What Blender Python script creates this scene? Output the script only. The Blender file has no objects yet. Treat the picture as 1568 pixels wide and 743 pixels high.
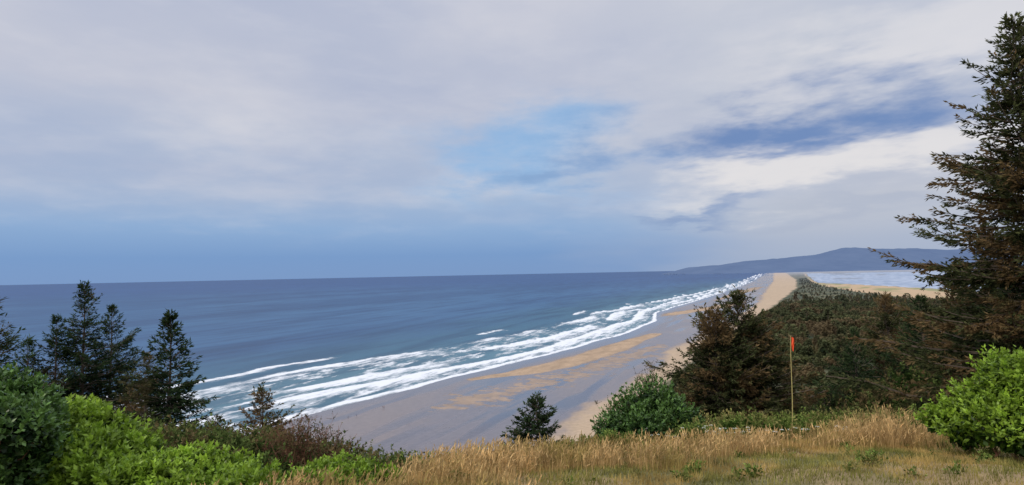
import bpy, math, numpy as np
from mathutils import Matrix, Vector
rng=np.random.default_rng(11)
CAMZ=90.0
scene=bpy.context.scene
scene.view_settings.view_transform='Standard'
scene.view_settings.look='None'
scene.view_settings.exposure=0

# ---------------------------------------------------------------- numpy noise
def _h(ix,iy,seed):
    h=(ix*374761393+iy*668265263+seed*974634777)&0xffffffff
    h=((h^(h>>13))*1274126177)&0xffffffff
    h=h^(h>>16)
    return (h&0xffff)/65535.0
def vn(x,y,seed=0):
    x=np.asarray(x,float);y=np.asarray(y,float)
    xi=np.floor(x).astype(np.int64);yi=np.floor(y).astype(np.int64)
    fx=x-xi;fy=y-yi
    fx=fx*fx*(3-2*fx);fy=fy*fy*(3-2*fy)
    a=_h(xi,yi,seed);b=_h(xi+1,yi,seed);c=_h(xi,yi+1,seed);d=_h(xi+1,yi+1,seed)
    return (a*(1-fx)+b*fx)*(1-fy)+(c*(1-fx)+d*fx)*fy
def fbm(x,y,seed=0,o=4):
    s=0;a=1;t=0
    for i in range(o):
        s=s+a*vn(x*2**i+i*17.3,y*2**i-i*9.1,seed+i);t+=a;a*=.5
    return s/t
def sst(a,b,x):
    t=np.clip((x-a)/(b-a),0,1);return t*t*(3-2*t)
def mixc(a,b,f):
    f=np.asarray(f)[...,None];return a*(1-f)+np.asarray(b)*f

# ---------------------------------------------------------------- geography
def pq(x,y): return .42*x+.907*y, -.907*x+.42*y
SH=np.array([(-3000,700),(-500,400),(72,320),(183,296),(274,281),(358,269),(474,249),(609,222),(817,196),(1020,192),(1130,212),(1209,224),(1350,222),(1579,208),(2236,177),(4249,126),(8428,118),(12000,100),(200000,-4000)],float)
DU=np.array([(-3000,200),(323,90),(423,82),(637,76),(986,39),(1452,1),(2685,-89),(4534,-158),(12222,-229),(200000,-5000)],float)
def shore_d(x,y):
    p,q=pq(x,y)
    q0=np.interp(p,SH[:,0],SH[:,1])
    w=(fbm(p/60,p*0,3,3)-.5)*9
    return q-q0-w, p, q
EDGE=np.array([(-90,-110),(-22,-14),(-8,2),(-3.3,8),(-1.0,11.4),(4.3,13.6),(9.2,15.0),(16,16.8),(28,25),(70,62),(260,240)],float)
def edge_s(x,y):
    x=np.asarray(x,float);y=np.asarray(y,float)
    best=np.full(x.shape,1e18);sg=np.ones(x.shape)
    for i in range(len(EDGE)-1):
        a=EDGE[i];b=EDGE[i+1];d=b-a;L2=d@d
        t=((x-a[0])*d[0]+(y-a[1])*d[1])/L2
        t=np.clip(t,-50 if i==0 else 0,50 if i==len(EDGE)-2 else 1)
        dx=x-(a[0]+t*d[0]);dy=y-(a[1]+t*d[1]);D=dx*dx+dy*dy
        cr=d[0]*(y-a[1])-d[1]*(x-a[0])
        m=D<best;best=np.where(m,D,best);sg=np.where(m,np.sign(cr),sg)
    return np.sqrt(best)*sg
def ground_z(x,y):
    x=np.asarray(x,float);y=np.asarray(y,float)
    S,p,q=shore_d(x,y)
    s=edge_s(x,y)
    top=88.3-.17*np.clip(y,-25,40)-.03*np.clip(y-9,0,30)
    sp=np.maximum(s+1,0)
    hill=top-.85*(np.sqrt(sp*sp+20)-4.47)+(fbm(x/3,y/3,5,3)-.5)*.35*np.clip(np.abs(s)/3,0.25,4)
    land=np.clip(-S,-60,4000)*.018
    land=np.where(land>2.2,2.2+(land-2.2)*.25,land)
    qd=np.interp(p,DU[:,0],DU[:,1])
    dn=sst(-5,45,qd-q)
    plain=np.minimum(land,4.5)+dn*4*(.6+.8*fbm(x/40,y/40,9,3))
    b,mr=bay_masks(p,q)
    plain=plain*(1-mr*.6)
    plain=plain*(1-b)+(-1.5)*b
    return np.maximum(hill,plain)
def bay_masks(p,q):
    w=(fbm(p/400,q/200,21,4)-.5)
    pb=np.interp(-q,[0,240,635,1100,9000],[9e5,3600,2250,1900,1900])+w*450
    pm=np.interp(-q,[0,190,250,330,420,700,1100,9000],[9e5,3200,2200,1600,1330,1150,1000,1000])+w*160
    qb=np.interp(p,[0,4297,9054,12000,30000],[-190,-225,-430,-520,-900])+w*60
    bay=sst(-60,60,p-pb)*sst(0,30,qb-q)*(1-sst(10200,10800,p))
    marsh=sst(-30,30,p-pm)*sst(0,20,qb+15-q)*(1-bay)*(1-sst(9000,10000,p))
    return bay,marsh

# ---------------------------------------------------------------- node helpers
class G:
    def __init__(s,nt): s.nt=nt;s.n=nt.nodes;s.l=nt.links
    def new(s,t,**k):
        n=s.n.new(t)
        for a,b in k.items(): setattr(n,a,b)
        return n
    def put(s,sock,v):
        if v is None:return
        if isinstance(v,bpy.types.NodeSocket): s.l.new(v,sock)
        else:
            if sock.type=='RGBA' and isinstance(v,(tuple,list)) and len(v)==3: v=(*v,1)
            sock.default_value=v
    def m(s,op,a,b=None,c=None,clamp=False):
        n=s.new('ShaderNodeMath',operation=op,use_clamp=clamp)
        s.put(n.inputs[0],a);s.put(n.inputs[1],b)
        if c is not None: s.put(n.inputs[2],c)
        return n.outputs[0]
    def mix(s,f,a,b,bt='MIX'):
        n=s.new('ShaderNodeMix',data_type='RGBA',blend_type=bt,clamp_factor=True)
        s.put(n.inputs[0],f);s.put(n.inputs[6],a);s.put(n.inputs[7],b);return n.outputs[2]
    def noise(s,vec,scale,detail=4,rough=.5,dim='3D'):
        n=s.new('ShaderNodeTexNoise');n.noise_dimensions=dim
        if vec is not None: s.l.new(vec,n.inputs['Vector'])
        n.inputs['Scale'].default_value=scale;n.inputs['Detail'].default_value=detail;n.inputs['Roughness'].default_value=rough
        return n.outputs['Fac']
    def ss(s,x,a,b,lo=0,hi=1):
        n=s.new('ShaderNodeMapRange',interpolation_type='SMOOTHSTEP');s.put(n.inputs[0],x)
        for i,v in enumerate((a,b,lo,hi)): s.put(n.inputs[1+i],float(v))
        return n.outputs[0]
    def ramp(s,f,st):
        n=s.new('ShaderNodeValToRGB');cr=n.color_ramp
        while len(cr.elements)<len(st): cr.elements.new(.5)
        for e,(p,c) in zip(cr.elements,st): e.position=p;e.color=(*c,1)
        s.put(n.inputs[0],f);return n.outputs[0]
    def xyz(s,x,y,z):
        n=s.new('ShaderNodeCombineXYZ');s.put(n.inputs[0],x);s.put(n.inputs[1],y);s.put(n.inputs[2],z);return n.outputs[0]
    def attr(s,name,out='Fac'):
        n=s.new('ShaderNodeAttribute');n.attribute_name=name;return n.outputs[out]
    def pos(s): return s.new('ShaderNodeNewGeometry').outputs['Position']
    def bump(s,h,st,dist=1.0):
        n=s.new('ShaderNodeBump');n.inputs['Strength'].default_value=st;n.inputs['Distance'].default_value=dist
        s.l.new(h,n.inputs['Height']);return n.outputs[0]
def newmat(name):
    m=bpy.data.materials.new(name);m.use_nodes=True
    g=G(m.node_tree);b=g.n['Principled BSDF'];return m,g,b

# ---------------------------------------------------------------- world
w=bpy.data.worlds.new("sky");scene.world=w;w.use_nodes=True
g=G(w.node_tree);bg=g.n['Background'];bg.inputs[1].default_value=.1
SUN_AZ=math.radians(-125);SUN_EL=math.radians(38)
sk=g.new('ShaderNodeTexSky',sky_type='NISHITA',sun_disc=False);sk.sun_elevation=SUN_EL;sk.sun_rotation=SUN_AZ
tc=g.new('ShaderNodeTexCoord').outputs['Generated']
sx=g.new('ShaderNodeSeparateXYZ');g.l.new(tc,sx.inputs[0]);X,Y,Z=sx.outputs
az=g.m('MULTIPLY',g.m('ARCTAN2',X,Y),57.2958)
el=g.m('MULTIPLY',g.m('ARCSINE',Z),57.2958)
den=g.m('ADD',g.m('MAXIMUM',Z,0.0),.16)
cv=g.xyz(g.m('DIVIDE',X,den),g.m('DIVIDE',Y,den),0.0)
n1=g.noise(cv,.55,3,.5);n2=g.noise(cv,1.2,5,.55);n5=g.noise(cv,2.6,5,.60)
ev=g.xyz(g.m('MULTIPLY',az,.045),g.m('MULTIPLY',el,.17),3.0)
n3=g.noise(ev,1.0,4,.55)
n4=g.noise(ev,2.6,4,.6)
hiel=g.ss(el,3,11)
azw=g.m('ADD',az,g.m('MULTIPLY',g.m('SUBTRACT',n1,.5),26.))
elw=g.m('ADD',g.m('ADD',el,g.m('MULTIPLY',g.m('SUBTRACT',n3,.5),9.)),g.m('MULTIPLY',g.m('SUBTRACT',n4,.5),7.))
def blob(ca,ce,ra,re,tilt=0.0):
    a=g.m('DIVIDE',g.m('SUBTRACT',azw,ca),ra)
    e0=g.m('SUBTRACT',elw,ce)
    if tilt: e0=g.m('SUBTRACT',e0,g.m('MULTIPLY',g.m('SUBTRACT',az,ca),tilt))
    e=g.m('DIVIDE',e0,re)
    r=g.m('ADD',g.m('MULTIPLY',a,a),g.m('MULTIPLY',e,e))
    return g.m('EXPONENT',g.m('MULTIPLY',r,-1.0))
def rag(b_,amt,lo,hi):
    nn_=g.m('ADD',g.m('SUBTRACT',n5,.5),g.m('MULTIPLY',g.m('SUBTRACT',n2,.5),.7))
    k_=g.m('MULTIPLY',nn_,g.m('MULTIPLY',g.m('POWER',b_,.5),amt))
    return g.ss(g.m('ADD',b_,k_),lo,hi)
eln=g.m('DIVIDE',g.m('ADD',el,g.m('MULTIPLY',g.m('MULTIPLY',g.m('SUBTRACT',n3,.5),8.),hiel)),40.,clamp=True)
L=g.ramp(eln,[(0,(.20,.325,.57)),(.05,(.19,.33,.59)),(.12,(.27,.42,.66)),(.22,(.40,.50,.67)),(.40,(.52,.55,.66)),(.8,(.58,.60,.69))])
R=g.ramp(eln,[(0,(.38,.45,.59)),(.06,(.41,.47,.60)),(.15,(.55,.57,.63)),(.25,(.61,.62,.67)),(.42,(.53,.57,.66)),(.8,(.66,.67,.72))])
col=g.mix(g.ss(azw,2,32),L,R)
col=g.mix(g.m('MULTIPLY',g.m('MULTIPLY',g.ss(n2,.40,.72),.70),hiel),col,(.72,.71,.75))
col=g.mix(g.m('MULTIPLY',g.m('MULTIPLY',g.ss(n1,.60,.36),.50),hiel),col,(.36,.43,.61))
col=g.mix(g.m('MULTIPLY',g.m('MULTIPLY',g.ss(n5,.48,.72),.22),hiel),col,(.42,.47,.62))
col=g.mix(g.m('MULTIPLY',g.m('MULTIPLY',g.ss(n4,.45,.75),.18),g.ss(el,2,6)),col,(.68,.69,.75))
gap=rag(blob(2.5,12.6,13,5.2),2.4,.10,1.35)
col=g.mix(g.m('MULTIPLY',gap,.88),col,(.29,.51,.82))
dk0=rag(blob(9,10.4,12,1.7,.05),2.2,.15,1.2)
col=g.mix(g.m('MULTIPLY',dk0,.7),col,(.22,.36,.62))
dk=rag(blob(28,12.8,18,3.4,.05),2.3,.10,1.2)
col=g.mix(g.m('MULTIPLY',dk,1.0,clamp=True),col,(.165,.265,.50))
br=rag(blob(30,8.6,17,2.0,.08),1.4,.15,.9)
col=g.mix(g.m('MULTIPLY',br,.8),col,(.82,.79,.78))
dk2=rag(blob(17,5.6,6,.9),1.8,.2,1.1)
col=g.mix(g.m('MULTIPLY',dk2,.7),col,(.22,.32,.54))
dk3=blob(31,4.8,6,.8)
col=g.mix(g.m('MULTIPLY',dk3,.4),col,(.36,.42,.56))
br2=rag(blob(38,19,14,2.6,-.1),1.4,.15,1.0)
col=g.mix(g.m('MULTIPLY',br2,.6),col,(.80,.78,.79))
hi=g.ss(el,28,60,1.0,2.3)  # sky above the view brightened to add light on the ground
sc=g.m('MULTIPLY',hi,10.)
vm=g.new('ShaderNodeVectorMath',operation='SCALE');g.l.new(col,vm.inputs[0]);g.l.new(sc,vm.inputs['Scale'])
cl=g.m('SUBTRACT',.98,g.m('MULTIPLY',gap,.2))
fin=g.mix(cl,sk.outputs[0],vm.outputs[0])
g.l.new(fin,bg.inputs[0])
sl=bpy.data.lights.new('sun','SUN');sl.energy=1.6;sl.angle=math.radians(12);sl.color=(1,.91,.78)
so=bpy.data.objects.new('sun',sl);scene.collection.objects.link(so)
sv=Vector((math.sin(SUN_AZ)*math.cos(SUN_EL),math.cos(SUN_AZ)*math.cos(SUN_EL),math.sin(SUN_EL)))
so.rotation_euler=sv.to_track_quat('Z','Y').to_euler();so.location=(0,0,150)

# ---------------------------------------------------------------- camera
cd=bpy.data.cameras.new('camera');cam=bpy.data.objects.new('camera',cd);scene.collection.objects.link(cam)
cd.sensor_width=36;cd.lens=19.65;cd.clip_end=200000;cd.clip_start=.1
M=Matrix.Rotation(math.radians(90+3.2),4,'X')@Matrix.Rotation(math.radians(-1.2),4,'Z')
cam.matrix_world=Matrix.Translation((0,0,CAMZ))@M
scene.camera=cam

# ---------------------------------------------------------------- mesh helpers
def grid_mesh(name,x,y,z,mat,attrs={},cols={},smooth=True,flip=False):
    nr,nc=x.shape
    me=bpy.data.meshes.new(name)
    co=np.stack([x,y,z],-1).reshape(-1,3).astype(np.float32)
    i=np.arange(nr*nc).reshape(nr,nc)
    f=np.stack([i[:-1,:-1],i[:-1,1:],i[1:,1:],i[1:,:-1]],-1).reshape(-1,4)
    if flip: f=f[:,::-1]
    me.vertices.add(len(co));me.vertices.foreach_set('co',co.ravel())
    me.loops.add(f.size);me.loops.foreach_set('vertex_index',f.ravel().astype(np.int32))
    me.polygons.add(len(f));me.polygons.foreach_set('loop_start',np.arange(0,f.size,4,dtype=np.int32))
    me.update(calc_edges=True)
    if smooth: me.polygons.foreach_set('use_smooth',np.ones(len(f),bool))
    for k,v in attrs.items():
        a=me.attributes.new(k,'FLOAT','POINT');a.data.foreach_set('value',v.ravel().astype(np.float32))
    for k,v in cols.items():
        a=me.attributes.new(k,'FLOAT_COLOR','POINT')
        c=np.ones((nr*nc,4),np.float32);c[:,:3]=v.reshape(-1,3);a.data.foreach_set('color',c.ravel())
    me.materials.append(mat)
    ob=bpy.data.objects.new(name,me);scene.collection.objects.link(ob);return ob
class QB:
    def __init__(s): s.v=[];s.t=[];s.m=[]
    def add(s,q,t,mi=0):
        q=np.asarray(q).reshape(-1,4,3);n=len(q)
        s.v.append(q);s.t.append(np.broadcast_to(np.asarray(t,float),(n,)));s.m.append(np.full(n,mi))
    def leaf(s,base,d,side,L,W,t,mi=0,mid=.45):
        L=np.asarray(L)[...,None];W=np.asarray(W)[...,None]
        m=base+d*L*mid
        s.add(np.stack([base,m+side*W*.5,base+d*L,m-side*W*.5],1),t,mi)
    def strip(s,P,W,side,t,mi=0):
        B,K,_=P.shape
        for k in range(K-1):
            a=P[:,k];b=P[:,k+1];wa=W[:,k,None]*.5*side;wb=W[:,k+1,None]*.5*side
            s.add(np.stack([a-wa,a+wa,b+wb,b-wb],1),t,mi)
    def tube(s,P,Rd,t,mi=0,n=3):
        B,K,_=P.shape
        T=P[:,-1]-P[:,0];T=T/(np.linalg.norm(T,axis=1,keepdims=True)+1e-9)
        ref=np.where(np.abs(T[:,2:3])>.8,np.array([[1.,0,0]]),np.array([[0,0,1.]]))
        n1=np.cross(T,ref);n1/=np.linalg.norm(n1,axis=1,keepdims=True)+1e-9;n2=np.cross(T,n1)
        for j in range(n):
            a0=2*math.pi*j/n;a1=2*math.pi*(j+1)/n
            o0=n1*math.cos(a0)+n2*math.sin(a0);o1=n1*math.cos(a1)+n2*math.sin(a1)
            for k in range(K-1):
                r0=Rd[:,k,None];r1=Rd[:,k+1,None]
                s.add(np.stack([P[:,k]+o0*r0,P[:,k]+o1*r0,P[:,k+1]+o1*r1,P[:,k+1]+o0*r1],1),t,mi)
    def make(s,name,mats,parent=None,link=True):
        v=np.concatenate(s.v).astype(np.float32);t=np.concatenate(s.t).astype(np.float32);mi=np.concatenate(s.m).astype(np.int32)
        n=len(v);me=bpy.data.meshes.new(name)
        me.vertices.add(n*4);me.vertices.foreach_set('co',v.ravel())
        me.loops.add(n*4);me.loops.foreach_set('vertex_index',np.arange(n*4,dtype=np.int32))
        me.polygons.add(n);me.polygons.foreach_set('loop_start',np.arange(0,n*4,4,dtype=np.int32))
        me.polygons.foreach_set('material_index',mi)
        me.update(calc_edges=True)
        a=me.attributes.new('tint','FLOAT','POINT');a.data.foreach_set('value',np.repeat(t,4))
        for m in mats: me.materials.append(m)
        ob=bpy.data.objects.new(name,me)
        if link: scene.collection.objects.link(ob)
        if parent: ob.parent=parent
        return ob
def unit(v): return v/(np.linalg.norm(v,axis=-1,keepdims=True)+1e-9)
def rdir(n): return unit(rng.normal(size=(n,3)))

# ---------------------------------------------------------------- materials
def foliage(name,dark,light,brown,bamt=.3,bscale=.5,trans=.25,rough=.55,haze=False,glossy=False):
    m,g,b=newmat(name)
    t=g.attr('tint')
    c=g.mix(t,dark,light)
    nz=g.noise(g.pos(),bscale,2,.6)
    f=g.ss(nz,.62-bamt*.4,.72-bamt*.35)
    c=g.mix(g.m('MULTIPLY',f,.85),c,brown)
    nz2=g.noise(g.pos(),bscale*4,1)
    c=g.mix(1.0,c,g.ramp(nz2,[(.3,(.55,.55,.55)),(.7,(1.4,1.4,1.4))]),'MULTIPLY')
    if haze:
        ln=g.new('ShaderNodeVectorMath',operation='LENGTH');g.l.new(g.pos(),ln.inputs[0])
        c=g.mix(g.ss(ln.outputs['Value'],300,6500,.03,.8),c,(.20,.235,.28))  # aerial haze painted into the leaf colour, growing with distance
    if glossy:
        g.l.new(c,b.inputs['Base Color']);b.inputs['Roughness'].default_value=rough
        b.inputs['Specular IOR Level'].default_value=.3
        surf=b.outputs[0]
    else:
        df=g.new('ShaderNodeBsdfDiffuse');g.l.new(c,df.inputs[0]);surf=df.outputs[0];g.n.remove(b)
    tr=g.new('ShaderNodeBsdfTranslucent');g.l.new(c,tr.inputs[0])
    mx=g.new('ShaderNodeMixShader');mx.inputs[0].default_value=trans
    g.l.new(surf,mx.inputs[1]);g.l.new(tr.outputs[0],mx.inputs[2]);g.l.new(mx.outputs[0],g.n['Material Output'].inputs[0])
    return m
M_spruce=foliage('spruce_needles',(.014,.030,.016),(.085,.125,.045),(.09,.075,.035),.15,.45)
M_brown=foliage('brown_spruce_needles',(.026,.034,.016),(.14,.155,.06),(.18,.115,.055),.38,.6)
M_salal=foliage('salal_leaves',(.018,.055,.006),(.30,.45,.045),(.19,.30,.03),.25,1.5,.35,.4,glossy=True)
M_dkbush=foliage('dark_leaves',(.015,.045,.012),(.12,.22,.05),(.06,.12,.03),.3,1.5,.25,.35,glossy=True)
M_under=foliage('undergrowth_leaves',(.02,.04,.01),(.13,.175,.05),(.16,.11,.055),.36,.9)
M_under2=foliage('low_shrub_leaves',(.03,.07,.012),(.22,.29,.07),(.28,.23,.09),.42,1.1)
M_dry=foliage('dry_grass',(.24,.15,.055),(.82,.57,.27),(.32,.25,.08),.33,.7,.35,.7)
M_lawn=foliage('lawn_grass',(.10,.12,.03),(.40,.36,.11),(.48,.33,.12),.38,.6,.3,.7)
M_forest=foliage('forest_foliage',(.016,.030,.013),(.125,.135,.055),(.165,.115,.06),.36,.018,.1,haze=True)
def bark(name,c1,c2):
    m,g,b=newmat(name);nz=g.noise(g.pos(),14,3)
    g.l.new(g.mix(nz,c1,c2),b.inputs['Base Color']);b.inputs['Roughness'].default_value=.9;return m
M_bark=bark('bark',(.05,.035,.025),(.16,.12,.09))
M_twig=bark('reddish_twigs',(.12,.05,.03),(.25,.12,.07))

# ---------------------------------------------------------------- ground sheet
def azs(): 
    return np.radians(np.concatenate([np.arange(-180,-60,3.),np.arange(-60,-46,.5),np.arange(-46,46,.11),np.arange(46,60,.5),np.arange(60,180.1,3.)]))
A_=azs()
rr=np.concatenate([np.linspace(.3,40,110),np.geomspace(40.8,150,50),1/np.linspace(1/153.,1/90000.,560)])
RR,AA=np.meshgrid(rr,A_,indexing='ij')
x=RR*np.sin(AA);y=RR*np.cos(AA)
z=ground_z(x,y)
S,p,q=shore_d(x,y);s=edge_s(x,y)
qd=np.interp(p,DU[:,0],DU[:,1])+(fbm(p/50,q/50,31,4)-.5)*22
bay,marsh=bay_masks(p,q)
n_a=fbm(p/60,q/25,41,5);n_b=fbm(p/14,q/7,42,4);n_c=fbm(x/200,y/200,43,4)
wet=np.array([.165,.143,.148]);dry=np.array([.38,.265,.165])
c=np.broadcast_to(wet,x.shape+(3,)).copy()
c=mixc(c,[.20,.16,.145],sst(.35,.7,n_a))
chn=sst(.50,.68,fbm(p/110,q/14,46,5))
c=mixc(c,[.095,.09,.11],chn*.85)
rough=.28-.20*chn
def cap(pts,ws):
    best=np.full(p.shape,9.)
    for i in range(len(pts)-1):
        a=np.array(pts[i],float);b=np.array(pts[i+1],float);d=b-a
        t=np.clip(((p-a[0])*d[0]+(q-a[1])*d[1])/(d@d),0,1)
        D=np.hypot(p-a[0]-t*d[0],q-a[1]-t*d[1])/(ws[i]*(1-t)+ws[i+1]*t)
        best=np.minimum(best,D)
    return best
nn=(n_a-.5)*1.5+(n_b-.5)*.8
bar1=1-sst(.80,1.15,cap([(425,236),(470,208),(521,188),(640,172),(808,153)],[6,16,21,19,9])+nn*.4)
bar2=1-sst(.5,1.2,cap([(320,206),(360,196),(416,172),(582,140),(680,125)],[6,15,16,13,6])+nn*1.2+(fbm(p/4,q/9,44,3)-.5)*4.5)
bar3=1-sst(.7,1.1,cap([(1120,205),(1176,190),(1393,118),(1592,82)],[6,22,24,20])+nn*.6)
bar4=1-sst(.7,1.1,cap([(1700,150),(2100,120),(2900,60)],[6,22,24])+nn*.6)
dw=np.interp(p,[0,300,900,1450,2685,4500,12000],[25,25,26,36,110,150,200])
dryd=1-sst(-10,8,(q-qd-dw)+nn*14)
bars=np.maximum.reduce([bar1,bar2*.6,bar3,bar4*.8,dryd])
c=mixc(c,dry*(.85+.3*n_c[...,None])*(.7+.6*n_b[...,None]),bars);rough=rough*(1-bars)+.9*bars
c=mixc(c,[.47,.355,.235],dryd*.7)
edge_w=1-sst(3,26,-S);c=mixc(c,[.12,.11,.125],edge_w*.7);rough=rough*(1-edge_w)+.12*edge_w
f=sst(-4,6,qd-q)
c=mixc(c,mixc(np.broadcast_to([.04,.05,.02],x.shape+(3,)),[.11,.105,.05],sst(.45,.65,fbm(x/60,y/60,51,4))),f)
rough=np.where(f>.5,.95,rough)
c=mixc(c,mixc(np.broadcast_to([.47,.33,.19],x.shape+(3,)),[.26,.25,.11],sst(.54,.66,fbm(p/250,q/90,52,4))),marsh)
hz=sst(1500,14000,RR)*.75  # distance haze, painted into the ground colour below
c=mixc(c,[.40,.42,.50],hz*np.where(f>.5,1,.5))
hillm=sst(9,12,z)*(1-sst(300,500,RR))
c=mixc(c,[.05,.055,.022],hillm)
lawn=(1-sst(-.5,1.0,s))*hillm
lc=mixc(np.broadcast_to([.14,.13,.045],x.shape+(3,)),[.30,.21,.10],sst(.4,.6,fbm(x/1.2,y/1.2,53,4)))
c=mixc(c,lc,lawn)
mg,g,b=newmat('ground_sand_and_soil')
cc=g.attr('col','Color')
nz=g.noise(g.pos(),.35,5,.6);nz2=g.noise(g.pos(),6.,3,.6)
cc=g.mix(1.,cc,g.ramp(nz,[(.25,(.82,.82,.82)),(.75,(1.15,1.15,1.15))]),'MULTIPLY')
cc=g.mix(1.,cc,g.ramp(nz2,[(.25,(.85,.85,.85)),(.75,(1.15,1.15,1.15))]),'MULTIPLY')
g.l.new(cc,b.inputs['Base Color']);g.l.new(g.attr('rough'),b.inputs['Roughness'])
g.l.new(g.bump(nz,.08,.3),b.inputs['Normal'])
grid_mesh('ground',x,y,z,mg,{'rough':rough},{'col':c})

# ---------------------------------------------------------------- ocean
rr=1/np.linspace(1/70.,1/90000.,760)
RR,AA=np.meshgrid(rr,A_,indexing='ij')
x=RR*np.sin(AA);y=RR*np.cos(AA)
S,p,q=shore_d(x,y);bay,marsh=bay_masks(p,q)
W=np.interp(p,[150,450,800,1300,2500,8000],[175,170,175,140,100,90])
sn=S/W
foam=np.zeros(x.shape)
for i,(cn,wi,th,st) in enumerate([(.03,.06,-.2,90),(.27,.21,.30,170),(.52,.22,.36,200),(.88,.26,.37,260),(1.14,.08,.54,150)]):
    cen=cn+(fbm(p/150,p*0+i*3,60+i,5)-.5)*.30*min(1,cn*4)
    d=sn-cen
    wv=wi*(.3+1.4*fbm(p/60,p*0+i,65+i,3))
    prof=np.where(d>0,np.exp(-(d/.030)**2),np.exp(-(np.abs(d)/wv)**1.2))
    patch=sst(th-.09,th+.12,fbm(p/st+i*7,p*0+i*5.5,70+i,3))
    foam=np.maximum(foam,prof*patch*.92)
lace=sst(.34,.64,fbm(p/26,q/9,80,5))*(1-sst(.8,1.05,sn))*(sn>0)
near=1-sst(300,900,p)
foam=np.maximum(foam,lace*(.44+.16*near))
foam=foam*(1-sst(9000,14000,p))*np.where(sn<-.6,0,1)
c=np.broadcast_to(np.array([.024,.077,.175]),x.shape+(3,)).copy()
c=mixc(c,[.038,.11,.22],sst(.35,.65,fbm(p/900,q/160,90,4)))
c=mixc(c,[.040,.115,.170],1-sst(120,480,S+(fbm(p/120,q/60,91,4)-.5)*200))
c=mixc(c,[.10,.20,.235],(1-sst(90,190,S))*.75)
c=mixc(c,[.22,.24,.25],1-sst(0,14,S))
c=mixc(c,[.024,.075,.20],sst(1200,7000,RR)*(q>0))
c=mixc(c,[.42,.47,.56],bay)  # pale bay: reflected bright sky painted into the water colour
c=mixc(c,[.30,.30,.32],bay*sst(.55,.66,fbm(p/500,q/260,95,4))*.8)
mo,g,b=newmat('sea_water')
cc=g.attr('col','Color');fo=g.attr('foam');P=g.pos()
ro=g.new('ShaderNodeMapping',vector_type='POINT');g.l.new(P,ro.inputs[0]);ro.inputs['Rotation'].default_value=(0,0,-math.atan2(.907,.42))
def stretched(k):
    m2=g.new('ShaderNodeMapping',vector_type='POINT');g.l.new(ro.outputs[0],m2.inputs[0]);m2.inputs['Scale'].default_value=(k,1,1);return m2.outputs[0]
R2=stretched(.35);R3=stretched(.16)
fn=g.noise(R2,.10,9,.74)
fm=g.ss(g.m('ADD',fo,g.m('MULTIPLY',g.m('SUBTRACT',fn,.5),2.0)),.26,.78)
sw=g.noise(R3,.030,3,.5);ch=g.noise(R2,.12,5,.6);big=g.noise(R3,.0022,3,.6)
cc=g.mix(g.ss(sw,.40,.66),cc,g.mix(1.,cc,(.60,.66,.74),'MULTIPLY'))
cc=g.mix(g.m('MULTIPLY',g.ss(ch,.5,.75),.6),cc,g.mix(1.,cc,(.55,.6,.68),'MULTIPLY'))
cc=g.mix(g.ss(big,.35,.7),cc,g.mix(1.,cc,(.76,.81,.86),'MULTIPLY'))
cc=g.mix(g.m('MULTIPLY',fm,.95),cc,(.78,.80,.82))
h=g.m('ADD',g.m('MULTIPLY',sw,2.5),g.m('ADD',ch,fm))
bn=g.bump(h,.5,1.2)
df=g.new('ShaderNodeBsdfDiffuse');g.l.new(cc,df.inputs[0]);g.l.new(bn,df.inputs['Normal'])
gl=g.new('ShaderNodeBsdfGlossy');gl.inputs['Roughness'].default_value=.28;g.l.new(bn,gl.inputs['Normal']);gl.inputs['Color'].default_value=(.85,.93,1,1)
fr=g.new('ShaderNodeFresnel');fr.inputs['IOR'].default_value=1.33;g.l.new(bn,fr.inputs['Normal'])
ff=g.m('MULTIPLY',g.m('MINIMUM',g.m('MULTIPLY',fr.outputs[0],.6),.20),g.m('SUBTRACT',1.0,fm))
mx=g.new('ShaderNodeMixShader');g.l.new(ff,mx.inputs[0]);g.l.new(df.outputs[0],mx.inputs[1]);g.l.new(gl.outputs[0],mx.inputs[2])
g.l.new(mx.outputs[0],g.n['Material Output'].inputs[0]);g.n.remove(b)
grid_mesh('ocean',x,y,x*0,mo,{'foam':foam},{'col':c})

# ---------------------------------------------------------------- headland hills
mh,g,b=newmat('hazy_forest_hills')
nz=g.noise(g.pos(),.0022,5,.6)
g.l.new(g.mix(nz,(.085,.13,.225),(.14,.19,.29)),b.inputs['Base Color']);b.inputs['Roughness'].default_value=1  # bluish aerial haze is painted into this base colour
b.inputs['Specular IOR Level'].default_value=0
def hills(name,y0,prof,depth,seed,base=0):
    xs=np.linspace(prof[0][0],prof[-1][0],260);ys=np.linspace(0,1,40)
    Xg,Yg=np.meshgrid(xs,ys,indexing='xy')
    hh=np.interp(Xg,[a for a,_ in prof],[b_ for _,b_ in prof])
    sh=np.sin(np.clip(Yg*1.05,0,1)*math.pi)**.7
    n=fbm(Xg/900,Yg*depth/900,seed,5)
    zz=hh*sh*(.82+.36*n)+ (fbm(Xg/150,Yg*depth/150,seed+7,3)-.5)*18*np.clip(hh/80,0,1)-2
    return grid_mesh(name,Xg,y0+Yg*depth+ (n-.5)*300,zz,mh)
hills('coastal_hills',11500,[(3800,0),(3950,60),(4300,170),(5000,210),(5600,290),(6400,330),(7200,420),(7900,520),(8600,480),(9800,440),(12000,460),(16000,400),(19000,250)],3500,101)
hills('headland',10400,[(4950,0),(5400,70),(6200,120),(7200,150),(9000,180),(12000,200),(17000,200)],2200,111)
q_=QB()
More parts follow.
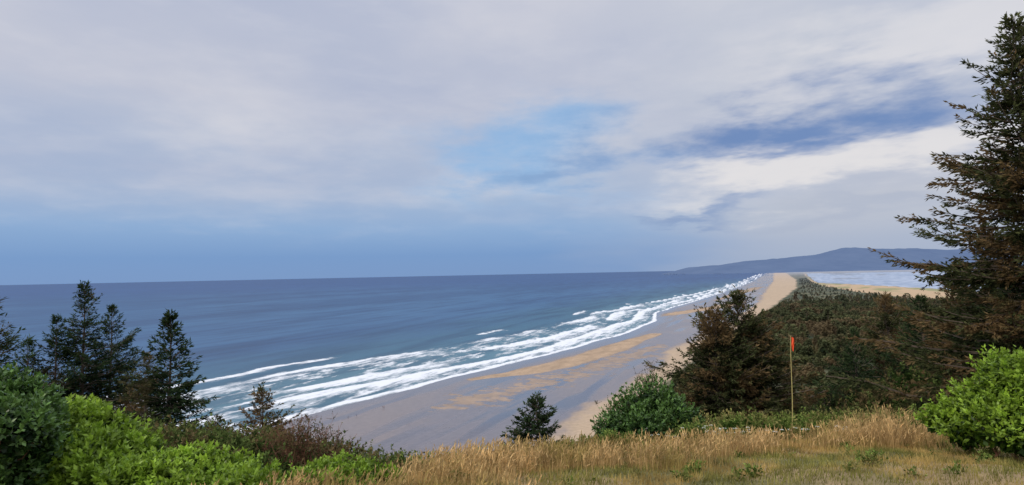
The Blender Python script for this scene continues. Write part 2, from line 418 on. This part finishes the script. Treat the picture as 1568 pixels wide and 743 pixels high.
for (cx,cy,r,hh) in [(3350,12000,60,45),(3470,12100,35,28),(3230,11950,30,22),(3620,12200,70,30),(3740,12250,40,18)]:
    ang=np.linspace(0,2*math.pi,13);K=6
    prev=None
    for k in range(K):
        t=k/(K-1);rad=r*(1-t)**.6*(.8+.4*rng.random(13));rad[-1]=rad[0]
        ring=np.stack([cx+rad*np.cos(ang),cy+rad*np.sin(ang),np.full(13,-1+hh*t)],-1)
        if prev is not None: q_.add(np.stack([prev[:-1],prev[1:],ring[1:],ring[:-1]],1),.5)
        prev=ring
q_.make('sea_stack_rocks',[mh])

# ---------------------------------------------------------------- conifers
def conifer(name,x,y,ztop,R,mat,dens=22,leaf=.17,pw=.85,lean=(0,0),H=None,droop=0.,base_t=.05,irr=.5,tw=.075,whorl=.30,fat=.23):
    gz=float(ground_z(np.array([x]),np.array([y]))[0])-.3
    if H: gz=max(gz,ztop-H)
    H=ztop-gz
    qb=QB()
    def trunk(t): 
        t=np.asarray(t)[...,None]
        return np.array([x,y,gz])+t*np.array([lean[0],lean[1],H])+np.concatenate([.04*np.sin(t*9)*H*.15,.04*np.cos(t*7)*H*.15,0*t],-1)*(1-t)
    tt=np.linspace(0,1,10)
    qb.tube(trunk(tt)[None],(np.linspace(1,.03,10)*(.012*H+.03))[None],.5,1,6)
    n=int(H*dens)
    t=base_t+(1-base_t)*rng.random(n)**.85
    nw=H/whorl*(1.0)
    t=(np.round(t*nw)+rng.normal(0,.16,n))/nw
    t=np.clip(t,base_t,.992)
    phi=rng.random(n)*2*math.pi
    wi=np.round(t*nw)
    sect=.85+.2*np.sin(phi*2+x+wi*1.7)+.16*np.sin(phi*3+wi*2.9+y)
    Lb=R*(1-t)**pw*(1-irr/2+irr*rng.random(n)**1.3)*sect+.10
    e0=np.radians(-14+70*t**2.5+rng.normal(0,7,n))-droop
    hd=np.stack([np.cos(phi),np.sin(phi),0*phi],-1)
    K=6;u=np.linspace(0,1,K)[None,:,None]
    P0=trunk(t)[:,None,:]
    Lx=Lb[:,None,None]
    P=P0+hd[:,None,:]*Lx*u*np.cos(e0)[:,None,None]
    P=P+np.array([0,0,1.])*(Lx*(np.tan(np.clip(e0,-1,1.1))[:,None,None]*u*.8+.22*u**2.2))
    P=P+np.cumsum(rng.normal(0,.025,(n,K,3)),1)*Lx
    qb.tube(P,(Lb[:,None]*.012+.006)*np.linspace(1,.25,K)[None],.5,1,3)
    nt=np.maximum(5,(Lb/tw).astype(int));bi=np.repeat(np.arange(n),nt);m=len(bi)
    uu=.08+.92*rng.random(m)**.8
    fi=np.minimum((uu*(K-1)).astype(int),K-2);fr=(uu*(K-1)-fi)[:,None]
    B=P[bi,fi]*(1-fr)+P[bi,fi+1]*fr
    T=unit(P[bi,fi+1]-P[bi,fi])
    sd=unit(np.cross(T,np.array([0,0,1.])))*np.where(rng.random(m)<.5,-1,1)[:,None]
    td=unit(T*.75+sd*(.85*(1-uu[:,None]*.7))+rng.normal(0,.18,(m,3))+np.array([0,0,-.18]))
    tl=np.clip(.42*Lb[bi]*(1.12-uu),.12,.70)*(.6+.6*rng.random(m))
    nl=np.maximum(3,(tl/.046*(.17/leaf)).astype(int));ti=np.repeat(np.arange(m),nl);k=len(ti)
    v=rng.random(k)
    LB=B[ti]+td[ti]*(tl[ti]*v)[:,None]
    ld=unit(td[ti]*1.0+rdir(k)*.55)
    sdv=unit(np.cross(ld,rdir(k)))
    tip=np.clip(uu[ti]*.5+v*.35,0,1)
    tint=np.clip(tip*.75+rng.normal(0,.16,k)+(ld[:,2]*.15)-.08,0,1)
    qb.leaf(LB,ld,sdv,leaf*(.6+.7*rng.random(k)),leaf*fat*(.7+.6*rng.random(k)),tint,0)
    return qb.make(name,[mat,M_bark])

def at(u,d,vtop): # bearing, distance and sight angle -> world spot
    vh=437-.0215*u
    return (u-784)/856*d, d, CAMZ-(vtop-vh)*d/856
def con(u,d,vt,R,mat,**k):
    X_,Y_,Z_=at(u,d,vt);return conifer(k.pop('name','spruce_tree'),X_,Y_,Z_,R,mat,**k)
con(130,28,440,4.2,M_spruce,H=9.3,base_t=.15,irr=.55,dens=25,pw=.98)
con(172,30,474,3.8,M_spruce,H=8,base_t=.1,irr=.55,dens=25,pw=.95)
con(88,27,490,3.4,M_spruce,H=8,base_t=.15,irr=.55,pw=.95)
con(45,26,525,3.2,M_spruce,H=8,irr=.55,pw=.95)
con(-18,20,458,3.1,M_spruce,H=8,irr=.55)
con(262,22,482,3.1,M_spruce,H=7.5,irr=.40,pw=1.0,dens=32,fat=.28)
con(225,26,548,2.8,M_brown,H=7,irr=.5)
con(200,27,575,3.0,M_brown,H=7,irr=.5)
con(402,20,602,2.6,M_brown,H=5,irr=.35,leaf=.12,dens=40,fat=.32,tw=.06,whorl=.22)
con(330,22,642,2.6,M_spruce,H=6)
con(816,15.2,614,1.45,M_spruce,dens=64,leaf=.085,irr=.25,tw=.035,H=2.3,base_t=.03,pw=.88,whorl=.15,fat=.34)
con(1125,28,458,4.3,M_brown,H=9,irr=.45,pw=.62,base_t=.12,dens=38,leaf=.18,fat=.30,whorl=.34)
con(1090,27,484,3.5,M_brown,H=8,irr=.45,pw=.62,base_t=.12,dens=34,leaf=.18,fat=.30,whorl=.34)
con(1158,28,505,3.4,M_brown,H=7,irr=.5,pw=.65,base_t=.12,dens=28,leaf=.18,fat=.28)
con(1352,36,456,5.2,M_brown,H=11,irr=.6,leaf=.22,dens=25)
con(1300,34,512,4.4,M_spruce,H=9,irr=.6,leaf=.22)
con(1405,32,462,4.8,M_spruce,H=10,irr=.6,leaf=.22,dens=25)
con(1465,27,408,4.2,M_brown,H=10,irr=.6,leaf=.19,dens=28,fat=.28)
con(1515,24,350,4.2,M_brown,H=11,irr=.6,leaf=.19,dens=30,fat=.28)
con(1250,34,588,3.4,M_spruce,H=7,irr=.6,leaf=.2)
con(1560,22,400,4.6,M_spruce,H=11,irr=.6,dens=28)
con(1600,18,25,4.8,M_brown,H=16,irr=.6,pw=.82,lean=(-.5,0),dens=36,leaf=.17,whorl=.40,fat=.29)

# ---------------------------------------------------------------- bushes
def bush(name,lobes,mat,shoots=900,leaf=.07,per=8,inner=3000,twig=M_twig,up=.5,rag=.25):
    qb=QB();lob=np.array(lobes,float);wts=lob[:,3]**2;wts/=wts.sum()
    i=rng.choice(len(lob),shoots,p=wts)
    d=rdir(shoots);d[:,2]=np.abs(d[:,2])*1.0-.25*rng.random(shoots);d=unit(d)
    r=lob[i,3]*(.50+.60*fbm(d[:,0]*3+i*3.1,d[:,1]*3+d[:,2]*2.4,5,3)+rag*rng.random(shoots)**3+.08*rng.random(shoots))
    B=lob[i,:3]+d*r[:,None]
    ax=unit(d*.6+np.array([0,0,up])+rng.normal(0,.2,(shoots,3)))
    j=np.repeat(np.arange(shoots),per);k=len(j)
    h=rng.random(k)
    ld=unit(ax[j]*(.35+.7*h[:,None])+rdir(k)*.8)
    sd=unit(np.cross(ld,ax[j]+rng.normal(0,.3,(k,3))))
    sl=leaf*2.0
    LB=B[j]+ax[j]*(h*sl)[:,None]
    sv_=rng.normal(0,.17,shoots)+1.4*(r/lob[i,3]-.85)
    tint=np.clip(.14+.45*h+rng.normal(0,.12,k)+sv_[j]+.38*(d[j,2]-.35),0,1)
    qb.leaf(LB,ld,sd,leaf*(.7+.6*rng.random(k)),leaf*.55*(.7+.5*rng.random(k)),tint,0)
    i=rng.choice(len(lob),inner,p=wts)
    B=lob[i,:3]+rdir(inner)*(lob[i,3]*(.35+.40*rng.random(inner)))[:,None]
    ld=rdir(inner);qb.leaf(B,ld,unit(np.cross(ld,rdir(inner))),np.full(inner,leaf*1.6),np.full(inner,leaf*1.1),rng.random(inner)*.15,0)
    ns=60;i=rng.choice(len(lob),ns,p=wts);e=lob[i,:3]+rdir(ns)*lob[i,3:4]*.9
    b0=lob[i,:3]-np.stack([0*i,0*i,lob[i,3]*1.2],-1)
    u=np.linspace(0,1,4)[None,:,None];P=b0[:,None]*(1-u)+e[:,None]*u+rng.normal(0,.02,(ns,4,3))
    qb.tube(P,np.full((ns,4),.008),.5,1,3)
    return qb.make(name,[mat,twig])
def lobe(u,d,v,rpx):
    X_,Y_,Z_=at(u,d,v);return (X_,Y_,Z_-rpx*d/856,rpx*d/856)
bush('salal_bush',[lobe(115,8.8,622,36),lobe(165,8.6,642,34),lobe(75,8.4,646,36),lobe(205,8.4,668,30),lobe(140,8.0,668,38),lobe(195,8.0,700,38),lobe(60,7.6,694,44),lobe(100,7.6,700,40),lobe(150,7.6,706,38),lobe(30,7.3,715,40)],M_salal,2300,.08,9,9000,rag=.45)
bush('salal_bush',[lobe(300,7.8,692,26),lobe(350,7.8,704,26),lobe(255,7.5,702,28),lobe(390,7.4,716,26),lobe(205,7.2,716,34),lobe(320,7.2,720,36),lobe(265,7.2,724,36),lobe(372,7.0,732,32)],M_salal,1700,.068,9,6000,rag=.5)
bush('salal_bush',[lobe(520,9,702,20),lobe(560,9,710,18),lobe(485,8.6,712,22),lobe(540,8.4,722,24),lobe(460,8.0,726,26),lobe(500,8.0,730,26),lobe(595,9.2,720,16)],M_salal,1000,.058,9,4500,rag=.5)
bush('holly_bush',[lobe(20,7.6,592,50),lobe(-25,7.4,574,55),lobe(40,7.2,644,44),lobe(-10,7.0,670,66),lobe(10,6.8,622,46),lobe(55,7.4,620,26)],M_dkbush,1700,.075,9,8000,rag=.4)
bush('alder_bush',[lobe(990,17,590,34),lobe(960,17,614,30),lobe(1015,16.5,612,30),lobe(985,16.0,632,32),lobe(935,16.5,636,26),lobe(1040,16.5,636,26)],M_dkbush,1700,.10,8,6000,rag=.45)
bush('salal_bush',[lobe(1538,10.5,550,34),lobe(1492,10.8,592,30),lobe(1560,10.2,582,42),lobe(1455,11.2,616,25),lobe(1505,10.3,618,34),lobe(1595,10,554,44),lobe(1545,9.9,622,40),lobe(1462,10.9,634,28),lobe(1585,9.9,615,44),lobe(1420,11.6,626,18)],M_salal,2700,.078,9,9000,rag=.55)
L_=[]
for k in range(170):
    u=rng.uniform(215,640);d=rng.uniform(10.5,20)
    v=np.interp(u,[215,330,450,560,640],[640,652,662,684,694])+rng.uniform(0,55)
    L_.append(lobe(u,d,v,rng.uniform(18,38)))
bush('coastal_shrubs',L_,M_under,9000,.085,8,24000,rag=.5)
L_=[]
for k in range(100):
    u=rng.uniform(600,1000);d=rng.uniform(12.3,15)
    v=np.interp(u,[600,700,850,1000],[690,688,678,664])+rng.uniform(0,20)
    L_.append(lobe(u,d,v,rng.uniform(8,15)))
for k in range(200):
    u=rng.uniform(1000,1480);d=rng.uniform(14.0,18)
    v=np.interp(u,[1000,1100,1300,1480],[645,630,628,622])+rng.uniform(0,30)
    L_.append(lobe(u,d,v,rng.uniform(9,20)))
bush('low_shrubs',L_,M_under2,8000,.06,7,14000,rag=.5)
L_=[]
for k in range(120):
    u=rng.uniform(1030,1568);d=rng.uniform(22,34)
    v=np.interp(u,[1030,1200,1350,1568],[600,615,565,520])+rng.uniform(0,70)
    L_.append(lobe(u,d,v,rng.uniform(20,50)))
bush('slope_shrubs',L_,M_under,6000,.14,7,20000)
def bare(name,u,d,v,hpx,n=60,mat=M_twig,spread=.5):
    X_,Y_,Z_=at(u,d,v);h=hpx*d/856
    b0=np.array([X_,Y_,Z_-h])+rng.normal(0,.12,(n,3))*[1,1,.3]
    tp=b0+np.stack([rng.normal(0,spread*h*.5,n),rng.normal(0,spread*h*.5,n),h*(.5+.5*rng.random(n))],-1)
    K=6;uu=np.linspace(0,1,K)[None,:,None]
    P=b0[:,None]*(1-uu)+tp[:,None]*uu+np.cumsum(rng.normal(0,.012,(n,K,3)),1)
    qb=QB();qb.tube(P,np.linspace(.008,.003,K)[None]*np.ones((n,1)),.5,0,3)
    m=n*9;bi=rng.integers(0,n,m);ki=rng.integers(2,K,m);B=P[bi,ki];E=B+unit(rdir(m)+[0,0,.7])*(.1+.12*rng.random(m))[:,None]
    qb.tube(np.stack([B,E],1),np.full((m,2),.003),.5,0,3)
    k=m*3;j=rng.integers(0,m,k);LB=B[j]+(E[j]-B[j])*rng.random(k)[:,None];ld=rdir(k)
    qb.leaf(LB,ld,unit(np.cross(ld,rdir(k))),np.full(k,.05),np.full(k,.02),rng.random(k),1)
    return qb.make(name,[mat,M_brown])
bare('bare_shrub',455,12,636,70,55);bare('bare_shrub',495,12,652,60,45);bare('bare_shrub',428,13,650,60,30)
bare('bare_shrub',990,17.2,556,60,22,M_bark,.25);bare('bare_shrub',945,17.2,610,60,26,M_bark,.5)

# ---------------------------------------------------------------- grass
def scatter(n,x0,x1,y0,y1):
    return rng.uniform(x0,x1,n),rng.uniform(y0,y1,n)
def blades(name,xs,ys,h,wd,mat,K=4,bend=.35,heads=0.,tb=0):
    n=len(xs);zs=ground_z(xs,ys)-.02
    ph=rng.random(n)*2*math.pi;wind=np.array([.35,-.05])
    bd=np.stack([np.cos(ph),np.sin(ph)],-1)*.6+wind
    u=np.linspace(0,1,K)
    P=np.zeros((n,K,3))
    be=bend*h*(.4+rng.random(n))
    for k in range(K):
        P[:,k,0]=xs+bd[:,0]*be*u[k]**2;P[:,k,1]=ys+bd[:,1]*be*u[k]**2;P[:,k,2]=zs+h*u[k]*(1-.1*u[k])
    Wd=wd*np.linspace(1,.2,K)[None]*np.ones((n,1))
    side=np.stack([np.cos(ph+1.57),np.sin(ph+1.57),0*ph],-1)
    side[:,0]=np.abs(side[:,0])+.4;side=unit(side)
    qb=QB();t=np.clip(rng.normal(.5,.22,n)+tb,0,1);qb.strip(P,Wd,side,t)
    if heads>0:
        i=np.where((rng.random(n)<heads)&(h>.2))[0];k=len(i)
        for r in range(3):
            dv=unit(P[i,-1]-P[i,-2]+rng.normal(0,.03,(k,3)))
            qb.leaf(P[i,-1]-dv*.06*r*.7,dv,unit(side[i]+rng.normal(0,.5,(k,3))),np.full(k,.09),np.full(k,.02),np.clip(rng.normal(.75,.2,k),0,1))
    return qb.make(name,[mat])
xs,ys=scatter(150000,-4.5,16,6,16.5)
s_=edge_s(xs,ys);dn=fbm(xs/1.1,ys/1.1,200,4)
lim=np.interp(xs,[-4,0,4,9,14],[-3.6,-3.6,-3.0,-2.4,-1.8])
pr=sst(0,1.1,s_-lim+(dn-.5)*2.5)*(1-sst(-.3,.7,s_+(dn-.5)*1.5))*sst(.30,.58,dn)
tuft=np.exp(-(((xs-8.3)/1.0)**2+((ys-12.6)/.7)**2))
k=rng.random(len(xs))<np.maximum(pr,tuft)
xs,ys,dn,tuft=xs[k],ys[k],dn[k],tuft[k]
blades('tall_dry_grass',xs,ys,(.12+.40*rng.random(len(xs))**1.8)*(.35+1.1*dn)*(1+.9*tuft),.010,M_dry,4,.5,.45)
xs,ys=scatter(200000,-6,17,5.0,15.5)
s_=edge_s(xs,ys);k=(s_<.1)&(np.abs(xs)<ys*1.05+.5)
xs,ys=xs[k],ys[k]
blades('lawn',xs,ys,.03+.10*rng.random(len(xs))*(.2+1.7*fbm(xs/.6,ys/.6,210,3)),.011,M_lawn,3,.7)
L_=[]
for k in range(110):
    X_=rng.uniform(-1,13);Y_=rng.uniform(7.5,14.5)
    if edge_s(np.array([X_]),np.array([Y_]))[0]>0: continue
    r=rng.uniform(.03,.10);L_.append((X_,Y_,float(ground_z(np.array([X_]),np.array([Y_]))[0])+r*.1,r))
for (u,d,v,r) in [(860,12.0,674,16),(895,12.0,668,18),(925,12.2,662,16),(955,12.4,664,15),(835,11.8,684,12),(1060,13.2,650,16),(700,11,694,10),(770,11.4,690,10)]:
    L_.append(lobe(u,d,v,r))
bush('lawn_weeds',L_,M_under2,2400,.045,7,2000)
mw,g,b=newmat('white_petals');nz=g.noise(g.pos(),60,2);g.l.new(g.mix(nz,(.6,.6,.5),(.8,.8,.74)),b.inputs['Base Color'])
qb=QB()
for (u,v,n) in [(1090,655,26),(1140,660,16),(740,686,10),(1010,668,8),(1250,655,8),(690,690,5)]:
    for k in range(n):
        X_,Y_,Z_=at(u+rng.normal(0,28),rng.uniform(12.3,14.0),v+rng.normal(0,5))
        gz=float(ground_z(np.array([X_]),np.array([Y_]))[0])
        Z_=max(Z_,gz+.3)
        qb.tube(np.array([[[X_,Y_,gz],[X_,Y_,Z_]]]),np.array([[.004,.003]]),.5,1,3)
        m=18;a=rng.random(m)*6.28;r=.04*np.sqrt(rng.random(m))
        B=np.stack([X_+r*np.cos(a),Y_+r*np.sin(a),Z_+.01-r*.15+rng.normal(0,.004,m)],-1)
        dd=unit(np.stack([np.cos(a),np.sin(a),.3+0*a],-1));qb.leaf(B,dd,unit(np.cross(dd,[0,0,1.])+rdir(m)*.3),np.full(m,.018),np.full(m,.016),.5,0)
qb.make('wildflowers',[mw,M_under2])

# ---------------------------------------------------------------- wind flag
par=bpy.data.objects.new('wind_flag_pole',None);scene.collection.objects.link(par)
X_,Y_,Z_=at(1204,14.6,514);gz=float(ground_z(np.array([X_]),np.array([Y_]))[0])
par.location=(X_,Y_,gz)
mp,g,b=newmat('bamboo_pole');nz=g.noise(g.pos(),8,3);g.l.new(g.mix(nz,(.36,.30,.10),(.52,.44,.18)),b.inputs['Base Color']);b.inputs['Roughness'].default_value=.5
mf,g,b=newmat('orange_fabric');nz=g.noise(g.pos(),30,3);g.l.new(g.mix(nz,(.85,.07,.02),(.95,.13,.03)),b.inputs['Base Color']);b.inputs['Roughness'].default_value=.8
hh=Z_-gz
qb=QB();tt=np.linspace(0,1,12)
qb.tube(np.stack([-.10+.12*tt+.02*np.sin(tt*5),0*tt,tt*hh],-1)[None],np.linspace(.014,.008,12)[None],.5,0,8)
qb.make('pole',[mp],par)
nx,nz_=8,14;gx,gy=np.meshgrid(np.linspace(0,1,nx),np.linspace(0,1,nz_))
fl=grid_mesh('flag',.02+gx*.07*(1-.45*gy)+.012*np.sin(gy*6),.018*np.sin(gx*7+gy*5),hh-.02-gy*.34-gx*.05,mf)
fl.parent=par

# ---------------------------------------------------------------- people on the beach
def mat_plain(n,c):
    m,g,b=newmat(n);nz=g.noise(g.pos(),12,2);g.l.new(g.mix(nz,tuple(v*.8 for v in c),tuple(min(1,v*1.15) for v in c)),b.inputs['Base Color']);b.inputs['Roughness'].default_value=.8;return m
m_skin=mat_plain('skin',(.45,.27,.19));m_hair=mat_plain('hair',(.06,.035,.02));m_tr=mat_plain('trousers',(.03,.04,.07))
def person(x,y,rot,shirt):
    gz=float(ground_z(np.array([x]),np.array([y]))[0])
    V=[(0,0,.95,.13),(0,0,1.15,.125),(0,0,1.38,.15),(0,0,1.47,.055),(0,0,1.53,.05),(0,.01,1.60,.095),(0,0,1.68,.085),
       (.18,0,1.40,.055),(.22,.03,1.14,.042),(.21,.12,.90,.032),(.21,.16,.82,.03),
       (-.18,0,1.40,.055),(-.22,-.03,1.14,.042),(-.21,.03,.90,.032),(-.21,.06,.82,.03),
       (.09,.02,.88,.085),(.10,.12,.50,.058),(.10,.08,.09,.04),(.10,.20,.035,.035),
       (-.09,-.02,.88,.085),(-.10,-.05,.50,.058),(-.10,-.20,.10,.04),(-.10,-.10,.035,.035)]
    E=[(0,1),(1,2),(2,3),(3,4),(4,5),(5,6),(2,7),(7,8),(8,9),(9,10),(2,11),(11,12),(12,13),(13,14),(0,15),(15,16),(16,17),(17,18),(0,19),(19,20),(20,21),(21,22)]
    me=bpy.data.meshes.new('person');me.from_pydata([v[:3] for v in V],E,[])
    ob=bpy.data.objects.new('tmp',me);scene.collection.objects.link(ob)
    md=ob.modifiers.new('s','SKIN')
    for i,v in enumerate(V): me.skin_vertices[0].data[i].radius=(v[3],v[3]*.85)
    me.skin_vertices[0].data[0].use_root=True
    ob.modifiers.new('u','SUBSURF').levels=2
    dg=bpy.context.evaluated_depsgraph_get();me2=bpy.data.meshes.new_from_object(ob.evaluated_get(dg))
    bpy.data.objects.remove(ob)
    for m in (shirt,m_tr,m_skin,m_hair): me2.materials.append(m)
    for p_ in me2.polygons:
        c_=p_.center
        p_.material_index=1 if c_.z<.93 and abs(c_.x)<.17 else (2 if (c_.z<.95 or 1.45<c_.z<1.62) else (3 if c_.z>=1.62 else 0))
        if c_.z>1.55 and c_.y<-.03: p_.material_index=3
        p_.use_smooth=True
    o=bpy.data.objects.new('person',me2);scene.collection.objects.link(o);o.location=(x,y,gz);o.rotation_euler=(0,0,rot)
person(-90,385,.8,mat_plain('jacket_dark',(.05,.05,.06)));person(-89,384.2,.9,mat_plain('jacket_red',(.3,.05,.05)))
person(-102,364,2.5,mat_plain('jacket_blue',(.05,.09,.2)));person(-106,359.5,2.3,mat_plain('jacket_grey',(.08,.08,.08)))

# ---------------------------------------------------------------- distant forest (instanced)
vc=bpy.data.collections.new('forest_tree_variants')
for k in range(4):
    qb=QB();n=250;t=rng.random(n)**.8
    ph=rng.random(n)*6.28;R_=(.26+.06*k)*(1-t)**.7*(.5+.6*rng.random(n))
    if k>=3: R_=.42*np.sqrt(np.clip(1-(2*t-.9)**2,0.02,1))*(.5+.6*rng.random(n))
    B=np.stack([R_*np.cos(ph),R_*np.sin(ph),.1+.9*t],-1)
    d=unit(np.stack([np.cos(ph),np.sin(ph),.1+0*ph],-1)+rdir(n)*.5)
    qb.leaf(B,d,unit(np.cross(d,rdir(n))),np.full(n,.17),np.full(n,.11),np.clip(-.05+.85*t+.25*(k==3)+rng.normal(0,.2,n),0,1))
    qb.tube(np.array([[[0,0,0],[0,0,.9]]]),np.array([[.03,.01]]),.5,1,4)
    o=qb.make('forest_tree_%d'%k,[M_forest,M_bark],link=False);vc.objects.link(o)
pts=[];scl=[]
def fpts(n,y0,y1,k0,k1):
    yy=np.sqrt(rng.random(n)*(y1*y1-y0*y0)+y0*y0);xx=yy*rng.uniform(k0,k1,n);return xx,yy
for (n,y0,y1,big_) in [(15000,150,1300,1),(12000,1300,4200,1),(700,150,1500,1.7)]:
    xx,yy=fpts(n,y0,y1,.1,1.0)
    p_,q_2=pq(xx,yy);qd=np.interp(p_,DU[:,0],DU[:,1]);b1,m1=bay_masks(p_,q_2)
    nf=fbm(xx/90,yy/90,301,3)
    k=(q_2<qd-12*big_*big_-14*rng.random(n))&(b1<.05)&(m1<.1)&(nf>.34)
    xx,yy,nf=xx[k],yy[k],nf[k];pts.append(np.stack([xx,yy,ground_z(xx,yy)-.3],-1))
    scl.append(big_*np.interp(yy,[90,600,1100,1500,4000],[11,10,7.5,6,5.5])*(.4+1.2*nf)*(.6+.7*rng.random(len(xx))**1.5))
pts=np.concatenate(pts);scl=np.concatenate(scl)
me=bpy.data.meshes.new('forest');me.vertices.add(len(pts));me.vertices.foreach_set('co',pts.astype(np.float32).ravel());me.update()
a_=me.attributes.new('size','FLOAT','POINT');a_.data.foreach_set('value',scl.astype(np.float32))
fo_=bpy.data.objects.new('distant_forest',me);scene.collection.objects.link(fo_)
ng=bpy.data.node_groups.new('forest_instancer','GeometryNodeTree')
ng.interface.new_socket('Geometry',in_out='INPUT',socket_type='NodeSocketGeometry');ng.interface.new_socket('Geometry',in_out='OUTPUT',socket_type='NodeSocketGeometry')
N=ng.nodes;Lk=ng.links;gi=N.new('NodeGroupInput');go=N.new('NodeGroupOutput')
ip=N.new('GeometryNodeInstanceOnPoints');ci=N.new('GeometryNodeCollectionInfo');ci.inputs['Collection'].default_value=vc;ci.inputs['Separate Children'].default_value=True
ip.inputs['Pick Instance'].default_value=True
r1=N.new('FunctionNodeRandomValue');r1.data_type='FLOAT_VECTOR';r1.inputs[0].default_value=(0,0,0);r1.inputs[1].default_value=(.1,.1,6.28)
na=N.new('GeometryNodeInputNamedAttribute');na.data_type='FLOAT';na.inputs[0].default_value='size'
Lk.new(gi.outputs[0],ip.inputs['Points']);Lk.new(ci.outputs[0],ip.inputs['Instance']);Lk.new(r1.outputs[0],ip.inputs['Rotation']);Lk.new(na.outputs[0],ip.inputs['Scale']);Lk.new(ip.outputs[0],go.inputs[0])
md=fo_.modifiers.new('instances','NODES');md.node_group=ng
print('faces',sum(len(o.data.polygons) for o in scene.objects if o.type=='MESH'),'forest',len(pts))
